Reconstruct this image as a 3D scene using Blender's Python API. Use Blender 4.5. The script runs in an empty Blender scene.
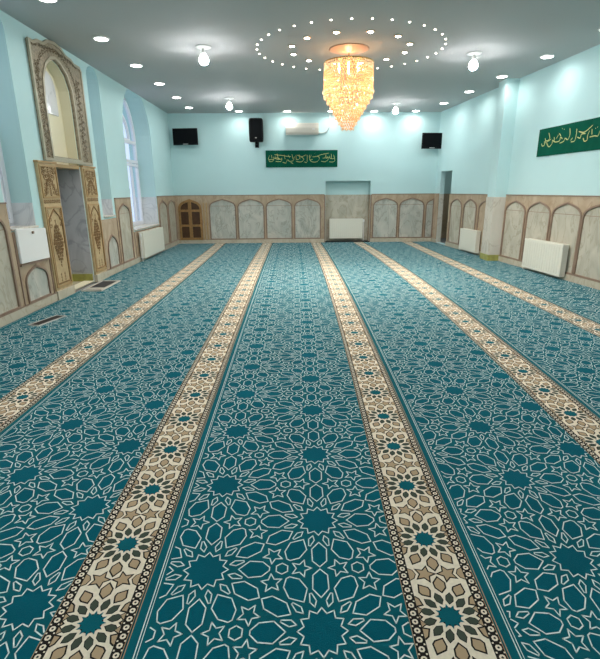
import bpy, bmesh, math, random
from mathutils import Vector, Matrix
from mathutils.geometry import tessellate_polygon
random.seed(7)
PI = math.pi
scn = bpy.context.scene
COL = scn.collection

# ------------------------------------------------------------ materials
def mat(name, col, rough=.6, metal=0., spec=.5, bump=None, vary=None, emit=None, coat=0.):
    m = bpy.data.materials.new(name); m.use_nodes = True
    nt = m.node_tree; b = nt.nodes['Principled BSDF']
    b.inputs['Base Color'].default_value = (*col, 1)
    b.inputs['Roughness'].default_value = rough
    b.inputs['Metallic'].default_value = metal
    b.inputs['Specular IOR Level'].default_value = spec
    if coat: b.inputs['Coat Weight'].default_value = coat
    if emit:
        b.inputs['Emission Color'].default_value = (*emit[0], 1)
        b.inputs['Emission Strength'].default_value = emit[1]
    tc = nt.nodes.new('ShaderNodeTexCoord')
    if vary:   # (scale, amount)
        n = nt.nodes.new('ShaderNodeTexNoise'); n.inputs['Scale'].default_value = vary[0]
        n.inputs['Detail'].default_value = 4
        nt.links.new(tc.outputs['Object'], n.inputs['Vector'])
        r = nt.nodes.new('ShaderNodeValToRGB')
        a = vary[1]
        r.color_ramp.elements[0].position = .3; r.color_ramp.elements[1].position = .7
        r.color_ramp.elements[0].color = (*[c*(1-a) for c in col], 1)
        r.color_ramp.elements[1].color = (*[min(1, c*(1+a)) for c in col], 1)
        nt.links.new(n.outputs['Fac'], r.inputs['Fac']); nt.links.new(r.outputs['Color'], b.inputs['Base Color'])
    if bump:   # (scale, strength)
        n = nt.nodes.new('ShaderNodeTexNoise'); n.inputs['Scale'].default_value = bump[0]
        n.inputs['Detail'].default_value = 3
        nt.links.new(tc.outputs['Object'], n.inputs['Vector'])
        bp = nt.nodes.new('ShaderNodeBump'); bp.inputs['Strength'].default_value = bump[1]
        bp.inputs['Distance'].default_value = .01
        nt.links.new(n.outputs['Fac'], bp.inputs['Height']); nt.links.new(bp.outputs['Normal'], b.inputs['Normal'])
    return m

def marble(name, c0, c1, c2, scale=2.2, rough=.25, stretch=(1, 1, .55)):
    m = bpy.data.materials.new(name); m.use_nodes = True
    nt = m.node_tree; b = nt.nodes['Principled BSDF']; b.inputs['Roughness'].default_value = rough
    tc = nt.nodes.new('ShaderNodeTexCoord'); mp = nt.nodes.new('ShaderNodeMapping')
    mp.inputs['Scale'].default_value = stretch
    oi = nt.nodes.new('ShaderNodeObjectInfo')
    sc = nt.nodes.new('ShaderNodeMath'); sc.operation = 'MULTIPLY'; sc.inputs[1].default_value = 40
    nt.links.new(oi.outputs['Random'], sc.inputs[0])
    cb = nt.nodes.new('ShaderNodeCombineXYZ')
    for k in range(3): nt.links.new(sc.outputs[0], cb.inputs[k])
    nt.links.new(cb.outputs[0], mp.inputs['Location'])
    nt.links.new(tc.outputs['Object'], mp.inputs['Vector'])
    n1 = nt.nodes.new('ShaderNodeTexNoise'); n1.inputs['Scale'].default_value = scale
    n1.inputs['Detail'].default_value = 6; n1.inputs['Distortion'].default_value = 1.4
    nt.links.new(mp.outputs[0], n1.inputs['Vector'])
    r = nt.nodes.new('ShaderNodeValToRGB'); e = r.color_ramp.elements
    e[0].position = .32; e[0].color = (*c0, 1); e[1].position = .68; e[1].color = (*c1, 1)
    nt.links.new(n1.outputs['Fac'], r.inputs['Fac'])
    w = nt.nodes.new('ShaderNodeTexNoise'); w.inputs['Scale'].default_value = scale*.8
    w.inputs['Detail'].default_value = 5; w.inputs['Distortion'].default_value = 2.2
    nt.links.new(mp.outputs[0], w.inputs['Vector'])
    r2 = nt.nodes.new('ShaderNodeValToRGB'); e = r2.color_ramp.elements
    e[0].position = .47; e[0].color = (0, 0, 0, 1); e[1].position = .53; e[1].color = (0, 0, 0, 1)
    k = e.new(.5); k.color = (1, 1, 1, 1)
    nt.links.new(w.outputs['Fac'], r2.inputs['Fac'])
    mx = nt.nodes.new('ShaderNodeMix'); mx.data_type = 'RGBA'
    s2 = nt.nodes.new('ShaderNodeMath'); s2.operation = 'MULTIPLY'; s2.inputs[1].default_value = .55
    nt.links.new(r2.outputs['Color'], s2.inputs[0]); nt.links.new(s2.outputs[0], mx.inputs[0])
    nt.links.new(r.outputs['Color'], mx.inputs[6]); mx.inputs[7].default_value = (*c2, 1)
    nt.links.new(mx.outputs[2], b.inputs['Base Color'])
    return m

M = {}
M['paint'] = mat('paint_pale_blue', (.49, .695, .70), .75, spec=.25, bump=(60, .05), vary=(1.2, .02))
M['ceil'] = mat('ceiling_paint', (.49, .495, .495), .85, spec=.15, bump=(50, .03))
M['cream'] = mat('paint_cream', (.74, .69, .50), .5)
M['tan'] = marble('tan_marble', (.40, .30, .20), (.51, .40, .285), (.33, .23, .15), 3.0)
M['grey'] = marble('grey_marble', (.40, .41, .36), (.56, .54, .47), (.27, .27, .23), 3.2)
M['beige_mb'] = marble('beige_green_marble', (.43, .40, .32), (.58, .54, .44), (.33, .29, .21), 3.0)
M['dkgrey'] = marble('blue_grey_marble', (.38, .38, .385), (.52, .52, .53), (.26, .26, .28), 2.2)
M['white_mb'] = marble('white_marble', (.60, .62, .64), (.70, .71, .72), (.42, .44, .47), 2.5)
M['warmwhite'] = marble('warm_white_marble', (.56, .53, .46), (.66, .62, .54), (.42, .36, .28), 2.5)
M['molding'] = mat('brown_molding', (.25, .165, .115), .4, vary=(8, .12))
M['plinth'] = marble('plinth_stone', (.50, .44, .33), (.58, .52, .41), (.40, .33, .24), 3.0)
M['olive'] = mat('olive_tile', (.34, .33, .09), .35, vary=(12, .2))
M['wood'] = mat('golden_wood', (.30, .165, .055), .4, vary=(14, .2))
M['woodframe'] = mat('frame_wood', (.42, .27, .12), .4, vary=(10, .12))
M['darkwood'] = mat('dark_wood', (.07, .03, .012), .35, vary=(9, .3))
M['carved'] = mat('carved_tan', (.47, .35, .19), .45, bump=(45, .35), vary=(16, .12))
M['carvedark'] = mat('carved_brown', (.235, .135, .05), .5, vary=(40, .35))
M['gilt'] = mat('gilt_frame', (.27, .22, .145), .35, metal=.25, bump=(70, .9), vary=(30, .35))
M['giltlight'] = mat('gilt_light', (.42, .37, .27), .3, metal=.3, bump=(80, .5))
M['upvc'] = mat('white_upvc', (.76, .77, .82), .35)
M['rad'] = mat('radiator_enamel', (.74, .72, .62), .35)
M['radwhite'] = mat('white_enamel', (.80, .80, .78), .35)
M['chrome'] = mat('chrome', (.7, .7, .7), .15, metal=1)
M['brass'] = mat('brass', (.75, .5, .22), .25, metal=1)
M['black'] = mat('black_plastic', (.004, .005, .006), .6, spec=.1)
M['screen'] = mat('screen_glass', (.003, .004, .005), .5, spec=.08)
M['dark'] = mat('dark_gap', (.02, .02, .02), .8)
M['acwhite'] = mat('ac_plastic', (.70, .66, .58), .3)
M['green'] = mat('banner_green', (.004, .085, .052), .9, spec=.05, vary=(5, .12), bump=(6, .2))
M['gold'] = mat('banner_gold', (.55, .58, .22), .6)
M['lamp'] = mat('lamp_diffuser', (.9, .9, .9), .4, emit=((1, .98, .95), 22))
M['bulb'] = mat('bulb_glass', (.9, .9, .9), .4, emit=((.98, .99, 1), 600))
M['bulb_top'] = mat('bulb_upper_glass', (.9, .9, .9), .4, emit=((.98, .99, 1), 14))
M['led'] = mat('led_warm', (.9, .8, .7), .4, emit=((1, .88, .72), 14))
M['warmbulb'] = mat('warm_bulb', (.9, .8, .6), .4, emit=((1, .70, .42), 12))
M['giltdark'] = mat('gilt_dark_brown', (.17, .13, .075), .5, vary=(30, .3))  # darker gilt brown of the floral carving
M['canopy'] = mat('canopy_copper', (.62, .40, .28), .4)
M['grate'] = mat('grate_metal', (.08, .07, .065), .5, metal=.6)
M['steel'] = mat('pale_metal', (.62, .62, .58), .35, metal=.4)
M['teal'] = mat('carpet_teal', (.005, .115, .142), .95, spec=.02, bump=(350, .5), vary=(2.2, .10))
M['teal_fill'] = mat('carpet_teal_deep', (.002, .108, .146), .95, spec=.02, bump=(350, .5), vary=(2.2, .10))
M['teal_dk'] = mat('carpet_teal_dark', (.007, .062, .084), .95, spec=.1)
for _k in ('teal', 'teal_fill', 'teal_dk'):
    _b = M[_k].node_tree.nodes['Principled BSDF']; _b.inputs['Sheen Weight'].default_value = .06; _b.inputs['Sheen Roughness'].default_value = .5
    _b.inputs['Sheen Tint'].default_value = (.55, .9, 1, 1)
M['line'] = mat('carpet_line_white', (.72, .84, .80), .95, spec=.1)
M['bcream'] = mat('carpet_cream', (.82, .72, .56), .95, spec=.1, vary=(60, .08))
M['btan'] = mat('carpet_tan', (.46, .33, .20), .95, spec=.1)
M['bblack'] = mat('carpet_black', (.017, .014, .012), .95, spec=.1)
M['bgreen'] = mat('carpet_grey_green', (.06, .075, .055), .95, spec=.1)
M['concrete'] = mat('screed', (.3, .3, .3), .9)
M['pipe'] = mat('pipe_white', (.5, .55, .54), .5)

def glass_mat():
    m = bpy.data.materials.new('window_glass'); m.use_nodes = True; nt = m.node_tree
    nt.nodes.clear(); o = nt.nodes.new('ShaderNodeOutputMaterial')
    t = nt.nodes.new('ShaderNodeBsdfTransparent'); t.inputs[0].default_value = (.93, .96, 1, 1)
    g = nt.nodes.new('ShaderNodeBsdfGlossy'); g.inputs['Roughness'].default_value = .03
    mx = nt.nodes.new('ShaderNodeMixShader'); mx.inputs[0].default_value = .08
    nt.links.new(t.outputs[0], mx.inputs[1]); nt.links.new(g.outputs[0], mx.inputs[2])
    nt.links.new(mx.outputs[0], o.inputs[0]); return m
M['glass'] = glass_mat()

def crystal_mat(name, col, tr):
    m = bpy.data.materials.new(name); m.use_nodes = True; nt = m.node_tree
    nt.nodes.clear(); o = nt.nodes.new('ShaderNodeOutputMaterial')
    t = nt.nodes.new('ShaderNodeBsdfTranslucent'); t.inputs[0].default_value = (*col, 1)
    d = nt.nodes.new('ShaderNodeBsdfTransparent'); d.inputs[0].default_value = (1, .84, .6, 1)
    g = nt.nodes.new('ShaderNodeBsdfGlossy'); g.inputs['Roughness'].default_value = .12
    m1 = nt.nodes.new('ShaderNodeMixShader'); m1.inputs[0].default_value = tr
    m2 = nt.nodes.new('ShaderNodeMixShader'); m2.inputs[0].default_value = .24
    nt.links.new(t.outputs[0], m1.inputs[1]); nt.links.new(d.outputs[0], m1.inputs[2])
    nt.links.new(m1.outputs[0], m2.inputs[1]); nt.links.new(g.outputs[0], m2.inputs[2])
    nt.links.new(m2.outputs[0], o.inputs[0]); return m
M['crystal'] = crystal_mat('amber_crystal', (1, .68, .42), .42)
M['crystal_clear'] = crystal_mat('clear_crystal', (1, .93, .8), .35)

# ------------------------------------------------------------ mesh helpers
def link(name, bm, m, parent=None, loc=(0, 0, 0), rz=0., smooth=False):
    me = bpy.data.meshes.new(name)
    bmesh.ops.recalc_face_normals(bm, faces=bm.faces)
    bm.to_mesh(me); bm.free()
    for k in (m if isinstance(m, (list, tuple)) else [m]): me.materials.append(k)
    if smooth:
        for p in me.polygons: p.use_smooth = True
    o = bpy.data.objects.new(name, me); COL.objects.link(o)
    o.location = loc; o.rotation_euler = (0, 0, rz)
    if parent: o.parent = parent
    return o
def root(name, loc=(0, 0, 0), rz=0.):
    o = bpy.data.objects.new(name, None); COL.objects.link(o)
    o.empty_display_size = .1; o.location = loc; o.rotation_euler = (0, 0, rz); return o
def tag(o, label=None, cat=None, group=None, kind=None):
    if label: o['label'] = label
    if cat: o['category'] = cat
    if group: o['group'] = group
    if kind: o['kind'] = kind
    return o
def bx(bm, x0, x1, y0, y1, z0, z1, bev=0., mi=0):
    vs = [bm.verts.new((x, y, z)) for x in (x0, x1) for y in (y0, y1) for z in (z0, z1)]
    fs = [(0, 1, 3, 2), (4, 6, 7, 5), (0, 4, 5, 1), (2, 3, 7, 6), (0, 2, 6, 4), (1, 5, 7, 3)]
    F = [bm.faces.new([vs[i] for i in f]) for f in fs]
    for f in F: f.material_index = mi
    if bev:
        es = list({e for f in F for e in f.edges})
        bmesh.ops.bevel(bm, geom=es, offset=bev, segments=2, profile=.6, affect='EDGES')
def box(name, x0, x1, y0, y1, z0, z1, m, parent=None, bev=0., loc=(0, 0, 0), rz=0.):
    bm = bmesh.new(); bx(bm, x0, x1, y0, y1, z0, z1, bev); return link(name, bm, m, parent, loc, rz)
def lathe(bm, prof, n=24, c=(0, 0, 0)):
    rings = []
    for r, z in prof:
        rings.append([bm.verts.new((c[0]+r*math.cos(2*PI*i/n), c[1]+r*math.sin(2*PI*i/n), c[2]+z)) for i in range(n)])
    for a, b in zip(rings, rings[1:]):
        for i in range(n): bm.faces.new((a[i], a[(i+1) % n], b[(i+1) % n], b[i]))
    for r in (rings[0], rings[-1]):
        try: bm.faces.new(r)
        except ValueError: pass
def tube(bm, pts, r, n=8):
    pts = [Vector(p) for p in pts]; rings = []
    for i, p in enumerate(pts):
        d = (pts[min(i+1, len(pts)-1)]-pts[max(i-1, 0)]).normalized()
        a = d.orthogonal().normalized() if abs(d.z) > .9 else d.cross(Vector((0, 0, 1))).normalized()
        b = d.cross(a)
        rings.append([bm.verts.new(p+a*r*math.cos(2*PI*k/n)+b*r*math.sin(2*PI*k/n)) for k in range(n)])
    for a, b in zip(rings, rings[1:]):
        for i in range(n): bm.faces.new((a[i], a[(i+1) % n], b[(i+1) % n], b[i]))
    bm.faces.new(rings[0]); bm.faces.new(rings[-1])
def slab(bm, outer, holes, y0, y1):
    """vertical slab in local x (along wall) / z (up), from y0 (room side) to y1 (into the wall), with real holes"""
    loops = [outer]+list(holes)
    flat = [p for l in loops for p in l]
    tris = tessellate_polygon([[Vector((p[0], p[1], 0)) for p in l] for l in loops])
    A = [bm.verts.new((p[0], y0, p[1])) for p in flat]; B = [bm.verts.new((p[0], y1, p[1])) for p in flat]
    for t in tris:
        for S in (A, B):
            try: bm.faces.new([S[i] for i in t])
            except ValueError: pass
    k = 0
    for l in loops:
        n = len(l)
        for i in range(n):
            a, b = k+i, k+(i+1) % n
            try: bm.faces.new((A[a], A[b], B[b], B[a]))
            except ValueError: pass
        k += n
def mkslab(name, outer, holes, y0, y1, m, parent=None, loc=(0, 0, 0), rz=0.):
    bm = bmesh.new(); slab(bm, outer, holes, y0, y1); return link(name, bm, m, parent, loc, rz)
def rect(a, b, c, d): return [(a, c), (b, c), (b, d), (a, d)]
OGC = 99.
OG = [(1, 0), (.985, .18), (.94, .36), (.85, .52), (.71, .66), (.53, .77), (.34, .86), (.17, .93), (.06, .975), (0, 1)]
def ogee(u0, u1, v0, vs, va):
    c, h = (u0+u1)/2, (u1-u0)/2
    pts = [(u0, v0), (u1, v0)]
    pts += [(c+h*x, vs+(va-vs)*y) for x, y in OG]
    pts += [(c-h*x, vs+(va-vs)*y) for x, y in OG[-2::-1]]
    return [(min(x, OGC), z) for x, z in pts]
def roundarch(u0, u1, v0, vs, va, n=10, cap=99):
    c, h = (u0+u1)/2, (u1-u0)/2
    return [(u0, v0), (u1, v0)]+[(c+h*math.cos(PI*i/(2*n)), min(cap, vs+(va-vs)*math.sin(PI*i/(2*n)))) for i in range(2*n+1)]
def offset(poly, d):
    n = len(poly); out = []
    area = sum(poly[i][0]*poly[(i+1) % n][1]-poly[(i+1) % n][0]*poly[i][1] for i in range(n))
    s = 1 if area > 0 else -1
    for i in range(n):
        a, b, c = Vector(poly[i-1]), Vector(poly[i]), Vector(poly[(i+1) % n])
        e1, e2 = (b-a), (c-b)
        n1 = Vector((e1.y, -e1.x)).normalized()*s; n2 = Vector((e2.y, -e2.x)).normalized()*s
        k = n1+n2; L = k.length_squared
        k = k*(2/max(L, .6)) if L > 1e-6 else n1
        out.append((b.x+k.x*d, b.y+k.y*d))
    return out

# ------------------------------------------------------------ room constants
D, H, XL = 13.35, 3.35, -3.22
YB = -2.6                                   # wall behind the camera
XR0, KR = 3.92, .075                        # right wall runs slightly outwards towards the viewer
def xr(y): return XR0+KR*(D-y)
RZ_R = math.atan2(-1, KR)                   # local x of the right wall points from the far corner to the viewer
RK = math.sqrt(1+KR*KR)
def ur(y): return (D-y)*RK
LW = dict(loc=(XL, 0, 0), rz=PI/2)          # local x = world Y, local +y = into the wall
BW = dict(loc=(0, D, 0), rz=0)
RW = dict(loc=(XR0, D, 0), rz=RZ_R)
S = 'structure'

# floor & ceiling
fl = box('floor', XL-.7, xr(YB)+1.6, YB-.2, D+1.2, -.15, -.012, M['concrete']); tag(fl, kind=S)
ce = box('ceiling', XL-.7, xr(YB)+1.6, YB-.2, D+1.2, H, H+.12, M['ceil']); tag(ce, kind=S)
tag(box('wall_front', XL-.6, xr(YB)+.4, YB-.2, YB, -.01, H-.001, M['paint']), kind=S)

# back wall with a shallow niche for the radiator
bw = mkslab('wall_back', rect(XL-.55, XR0+.001, 0, H), [rect(.91, 2.14, .02, 1.64)], 0, .2, M['paint'], **BW); tag(bw, kind=S)
o = box('niche_backing', .85, 2.2, .2, .26, 0, 1.7, M['paint'], bw)
# left wall with arched window niches and the carved niche
def rrect(a, b, c, d, r, n=5):
    p = [(a, c), (b, c)]
    p += [(b-r+r*math.cos(PI/2*i/n), d-r+r*math.sin(PI/2*i/n)) for i in range(n+1)]
    p += [(a+r-r*math.sin(PI/2*i/n), d-r+r*math.cos(PI/2*i/n)) for i in range(n+1)]
    return p
N1 = rrect(5.475, 6.07, .98, 3.33, .2)
NM = [(6.74, .02), (7.56, .02), (7.56, 2.55), (7.54, 2.8), (7.44, 2.98), (7.28, 3.08), (7.15, 3.11), (7.02, 3.08), (6.88, 2.98), (6.77, 2.8), (6.74, 2.55)]
N2 = rrect(8.25, 8.74, .98, 3.33, .2)
N3 = roundarch(9.74, 11.58, .64, 2.50, 3.46, 12, 3.335)
N0 = rrect(.9, 2.9, .98, 3.33, .3)
lw = mkslab('wall_left', rect(YB-.19, D+.3, 0, H), [N0, N1, NM, N2, N3], 0, .52, M['paint'], **LW); tag(lw, kind=S)
# right wall with a passage opening near the corner
DO = (ur(13.02), ur(12.28))
rw = mkslab('wall_right', rect(0, ur(YB)+.1, 0, H), [rect(DO[0], DO[1], .005, 1.86)], 0, .12, M['paint'], **RW); tag(rw, kind=S)
# passage behind it, brightened by an added lamp
ps = root('wall_passage'); tag(ps, kind=S)
def pbox(m, *a):
    box('passage_wall', *a, M[m], ps, 0, **RW)
pbox('paint', -.95, ur(10.8), 1.3, 1.4, 0, 2.6); pbox('paint', ur(10.9), ur(10.8), .121, 1.3, 0, 2.6)
pbox('paint', -.95, -.85, .121, 1.3, 0, 2.6); pbox('paint', -.85, -.22, .06, .12, 0, 2.6); pbox('paint', -.95, ur(10.8), .121, 1.4, 2.6, 2.7)
pbox('tan', -.85, ur(10.9), 1.285, 1.3, 0, 1.28); pbox('tan', -.85, -.835, .121, 1.285, 0, 1.28)
rv = mkslab('reveal_marble', rect(DO[0]-.0, DO[0]+.012, .005, 1.28), [], .002, .118, M['warmwhite'], ps); rv.location = RW['loc']; rv.rotation_euler.z = RW['rz']
# pier on the right wall
pier = root('wall_pier'); tag(pier, kind=S)
pbm = bmesh.new(); bx(pbm, 3.97, 4.3, 9.51, 9.86, 1.24, H); link('pier_shaft', pbm, M['paint'], pier)
pbm = bmesh.new(); bx(pbm, 3.955, 4.3, 9.495, 9.875, .12, 1.25, .006); link('marble_cladding', pbm, M['warmwhite'], pier)
pbm = bmesh.new(); bx(pbm, 3.945, 4.3, 9.485, 9.885, 0, .12, .004); link('olive_base', pbm, M['olive'], pier)

# ------------------------------------------------------------ marble dado
CL = 99.
def dado(name, place, spans, arches, zt=1.28, zb=.1, ext=None):
    r = root(name, place['loc'], place['rz']); tag(r, kind=S)
    for (a, b) in spans:
        hs = [ogee(*q) for q in arches if q[0] > a-.01 and min(q[1], OGC) < b+.01]
        mkslab('stone_facing', rect(a, b, zb, zt), hs, -.022, -.002, M['tan'], r)
        mkslab('plinth', rect(a, b, 0, zb), [], -.04, -.002, M['plinth'], r)
        mkslab('cap_strip', rect(a, b, zt, zt+.018), [], -.03, -.002, M['molding'], r)
        box('plinth_line', a, b, -.0405, -.02, zb, zb+.012, M['molding'], r)
    for q in arches:
        g = ogee(*q); inner = offset(g, -.004); outer = offset(g, .026)
        mkslab('arch_molding', outer, [inner], -.036, -.012, M['molding'], r)
        big = q[4]-q[2] > .7
        p = mkslab('marble_panel', offset(g, -.002), [], -.017, -.004, M['grey' if place is BW else 'beige_mb'], r)
        if big:
            box('joint_line', q[0]+.005, min(q[1], OGC)-.005, -.019, -.012, q[3]+.045, q[3]+.053, M['molding'], p)
    return r
def A(a, b, zt=1.17, zs=.96, z0=.125): return (a, b, z0, zs, zt)
back_arch = [A(-2.27, -1.58), A(-1.49, -.80), A(-.71, -.03), A(.07, .76), A(2.24, 2.89), A(2.97, 3.62), A(3.70, 4.36)]
OGC = 3.88                                  # the last arch is cut off by the corner
dado('trim_1', BW, [(-3.2, .88), (2.17, 3.9)], back_arch)
OGC = 99.
# right wall arches
ra = [(13.33-.0, 13.1)]
r_arch = []
for (y1, y0) in [(12.14, 11.50), (11.36, 10.72), (10.58, 9.86)]: r_arch.append(A(ur(y1), ur(y0)))
yy = 9.43
for w, g in [(.68, .09), (.67, .08), (.70, .06), (.72, .08), (.72, .1), (.72, .1), (.72, .1), (.72, .1), (.72, .1), (.72, .1), (.72, .1), (.72, .1)]:
    r_arch.append(A(ur(yy), ur(yy-w))); yy -= w+g
dado('trim_2', RW, [(0.02, DO[0]), (DO[1], ur(9.88)), (ur(9.49), ur(YB)-.05)], r_arch)
# left wall
l_arch = [A(-2.4+.8*k, -1.72+.8*k) for k in range(4)]+[A(3.02, 3.70), A(3.85, 4.53), A(4.68, 5.36, 1.2)]
l_arch += [(5.60, 6.12, .125, .34, .52), (8.28, 8.72, .125, .45, .74), A(8.92, 9.52), A(11.66, 12.38), A(12.52, 13.24)]
lr = dado('trim_3', LW, [(YB+.01, .85), (2.95, 5.47), (8.83, 9.66), (11.6, 13.33)], [a for a in l_arch if a[4] > 1])
# dado below the niche sills
def low_dado(name, a, b, zt, arches, m='tan'):
    r = root(name, LW['loc'], LW['rz']); tag(r, kind=S)
    mkslab('stone_facing', rect(a, b, .1, zt), [ogee(*q) for q in arches], -.02, -.002, M['tan'], r)
    mkslab('plinth', rect(a, b, 0, .1), [], -.038, -.002, M['plinth'], r)
    box('plinth_line', a, b, -.039, -.02, .1, .112, M['molding'], r)
    for q in arches:
        g = ogee(*q)
        mkslab('arch_molding', offset(g, .022), [offset(g, -.004)], -.036, -.012, M['molding'], r)
        mkslab('marble_panel', offset(g, -.002), [], -.017, -.004, M['grey'], r)
    for e in (a+.012, b-.03): box('edge_strip', e, e+.018, -.03, -.018, .112, zt-.01, M['molding'], r)
    return r
low_dado('trim_4', .86, 2.94, .96, [(1.0, 1.8, .125, .5, .8), (1.95, 2.75, .125, .5, .8)])
t5 = low_dado('trim_5', 5.475, 6.235, .965, [(5.60, 6.10, .125, .34, .52)])
low_dado('trim_6', 8.045, 8.825, .95, [(8.24, 8.70, .125, .40, .66)])
low_dado('trim_7', 9.67, 11.59, .62, [])

# niche liners (marble on the reveals up to dado height), sills
def liner(name, a, b, zs, depth=.33, mt='white_mb', sill='warmwhite', proj=.03):
    r = root(name, LW['loc'], LW['rz']); tag(r, kind=S)
    box('reveal_marble', a-.0005, a+.014, .002, depth, zs, 1.28, M[mt], r)
    box('reveal_marble', b-.014, b+.0005, .002, depth, zs, 1.28, M[mt], r)
    box('sill_slab', a+.001, b-.001, -proj, depth, zs-.0, zs+.025, M[sill], r, .003)
liner('trim_8', 5.475, 6.07, .98, mt='white_mb')
liner('trim_9', 8.25, 8.74, .98)
liner('trim_10', 9.74, 11.58, .64, depth=.51, proj=.035)

# windows
def window(name, a, b, zs, arch, y=.26):
    r = root(name, LW['loc'], LW['rz']); tag(r, kind=S)
    f = .055
    inner = offset(arch, -f)
    mkslab('window_frame', offset(arch, .01), [inner], y, y+.07, M['upvc'], r)
    mkslab('glass_pane', offset(arch, -.03), [], y+.03, y+.036, M['glass'], r)
    c = (a+b)/2
    bm = bmesh.new()
    zt1 = 2.42
    bx(bm, a+.03, b-.03, y-.005, y+.06, zt1, zt1+.07); bx(bm, a+.03, b-.03, y-.005, y+.06, 2.02, 2.08)
    bx(bm, c-.04, c+.04, y-.005, y+.06, zs+.03, zt1)
    for q in (a+(b-a)*.25, a+(b-a)*.75): bx(bm, q-.02, q+.02, y-.002, y+.055, zs+.03, 2.02)
    bx(bm, c-.02, c+.02, y-.002, y+.055, zt1, max(p[1] for p in arch)-.03)
    link('glazing_bars', bm, M['upvc'], r)
    for q, w in ((a+.06, (b-a)/2-.11), (c+.05, (b-a)/2-.11)):
        mkslab('casement_frame', rect(q, q+w, zs+.06, 2.0), [rect(q+.05, q+w-.05, zs+.11, 1.95)], y-.015, y+.05, M['upvc'], r)
    # lunette with a smaller concentric arch
    hw = (b-a)/2*.55; zz = zt1+.07; top = max(p[1] for p in arch)
    arc = roundarch(c-hw, c+hw, zz, zz+.01, min(top-.12, zz+hw), 10)
    mkslab('lunette_bar', offset(arc, .02), [offset(arc, -.02)], y-.002, y+.055, M['upvc'], r)
    box('handle', c-.012, c+.012, y-.05, y-.004, 1.35, 1.47, M['chrome'], r, .004)
    return r
window('window_1', 5.475, 6.07, .98, N1); window('window_2', 8.25, 8.74, .98, N2)
window('window_3', 9.74, 11.58, .64, N3, .35); window('window_4', .9, 2.9, .98, N0)

# carved niche interior
nr = root('trim_11', LW['loc'], LW['rz']); tag(nr, kind=S)
box('back_marble', 6.6, 7.7, .34, .38, 0, 1.75, M['dkgrey'], nr)
box('back_paint', 6.6, 7.7, .15, .19, 1.75, 3.3, M['cream'], nr)
box('reveal_marble', 7.545, 7.561, .002, .34, .02, 1.75, M['dkgrey'], nr)
box('reveal_marble', 6.739, 6.755, .002, .34, .02, 1.75, M['dkgrey'], nr)
mkslab('reveal_paint', offset([p for p in NM], .0), [offset(NM, -.012)], .004, .15, M['cream'], nr)
box('ledge', 6.755, 7.545, .0, .34, 1.73, 1.775, M['woodframe'], nr)
box('olive_base', 6.75, 7.55, .325, .34, .02, .14, M['olive'], nr)
box('olive_base', 7.53, 7.546, .01, .33, .02, .14, M['olive'], nr)
box('niche_floor', 6.74, 7.56, .0, .34, .0, .022, M['plinth'], nr)
mkslab('pale_reflection_arch', roundarch(6.98, 7.42, 2.45, 2.75, 3.0), [], .135, .15, M['white_mb'], nr)  # pale arch puts the whitish reflection on the niche back into the colour

# carved pilasters
def flower(bm, u, z, r, y, n=6, ph=0.):
    for k in range(n):
        a = 2*PI*k/n+ph; cu, cz = u+r*.6*math.cos(a), z+r*.6*math.sin(a)
        da = Vector((math.cos(a), math.sin(a))); pa = Vector((-da.y, da.x))
        q = [(-.45, 0), (0, .28), (.45, 0), (0, -.28)]
        vs = [bm.verts.new((cu+da.x*s*r+pa.x*t*r, y, cz+da.y*s*r+pa.y*t*r)) for s, t in q]
        ap = bm.verts.new((cu, y-.008, cz))
        for i in range(4): bm.faces.new((vs[i], vs[(i+1) % 4], ap))
        bm.faces.new(vs)
def scroll(bm, u, z, r, y, sgn=1, ph=0.):
    pts = []
    for i in range(16):
        t = i/15; a = ph+sgn*t*2.6*PI/1.3; rr = r*(1-.75*t)
        pts.append((u+rr*math.cos(a), y-.003, z+rr*math.sin(a)))
    tube(bm, pts, r*.13, 5)
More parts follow.
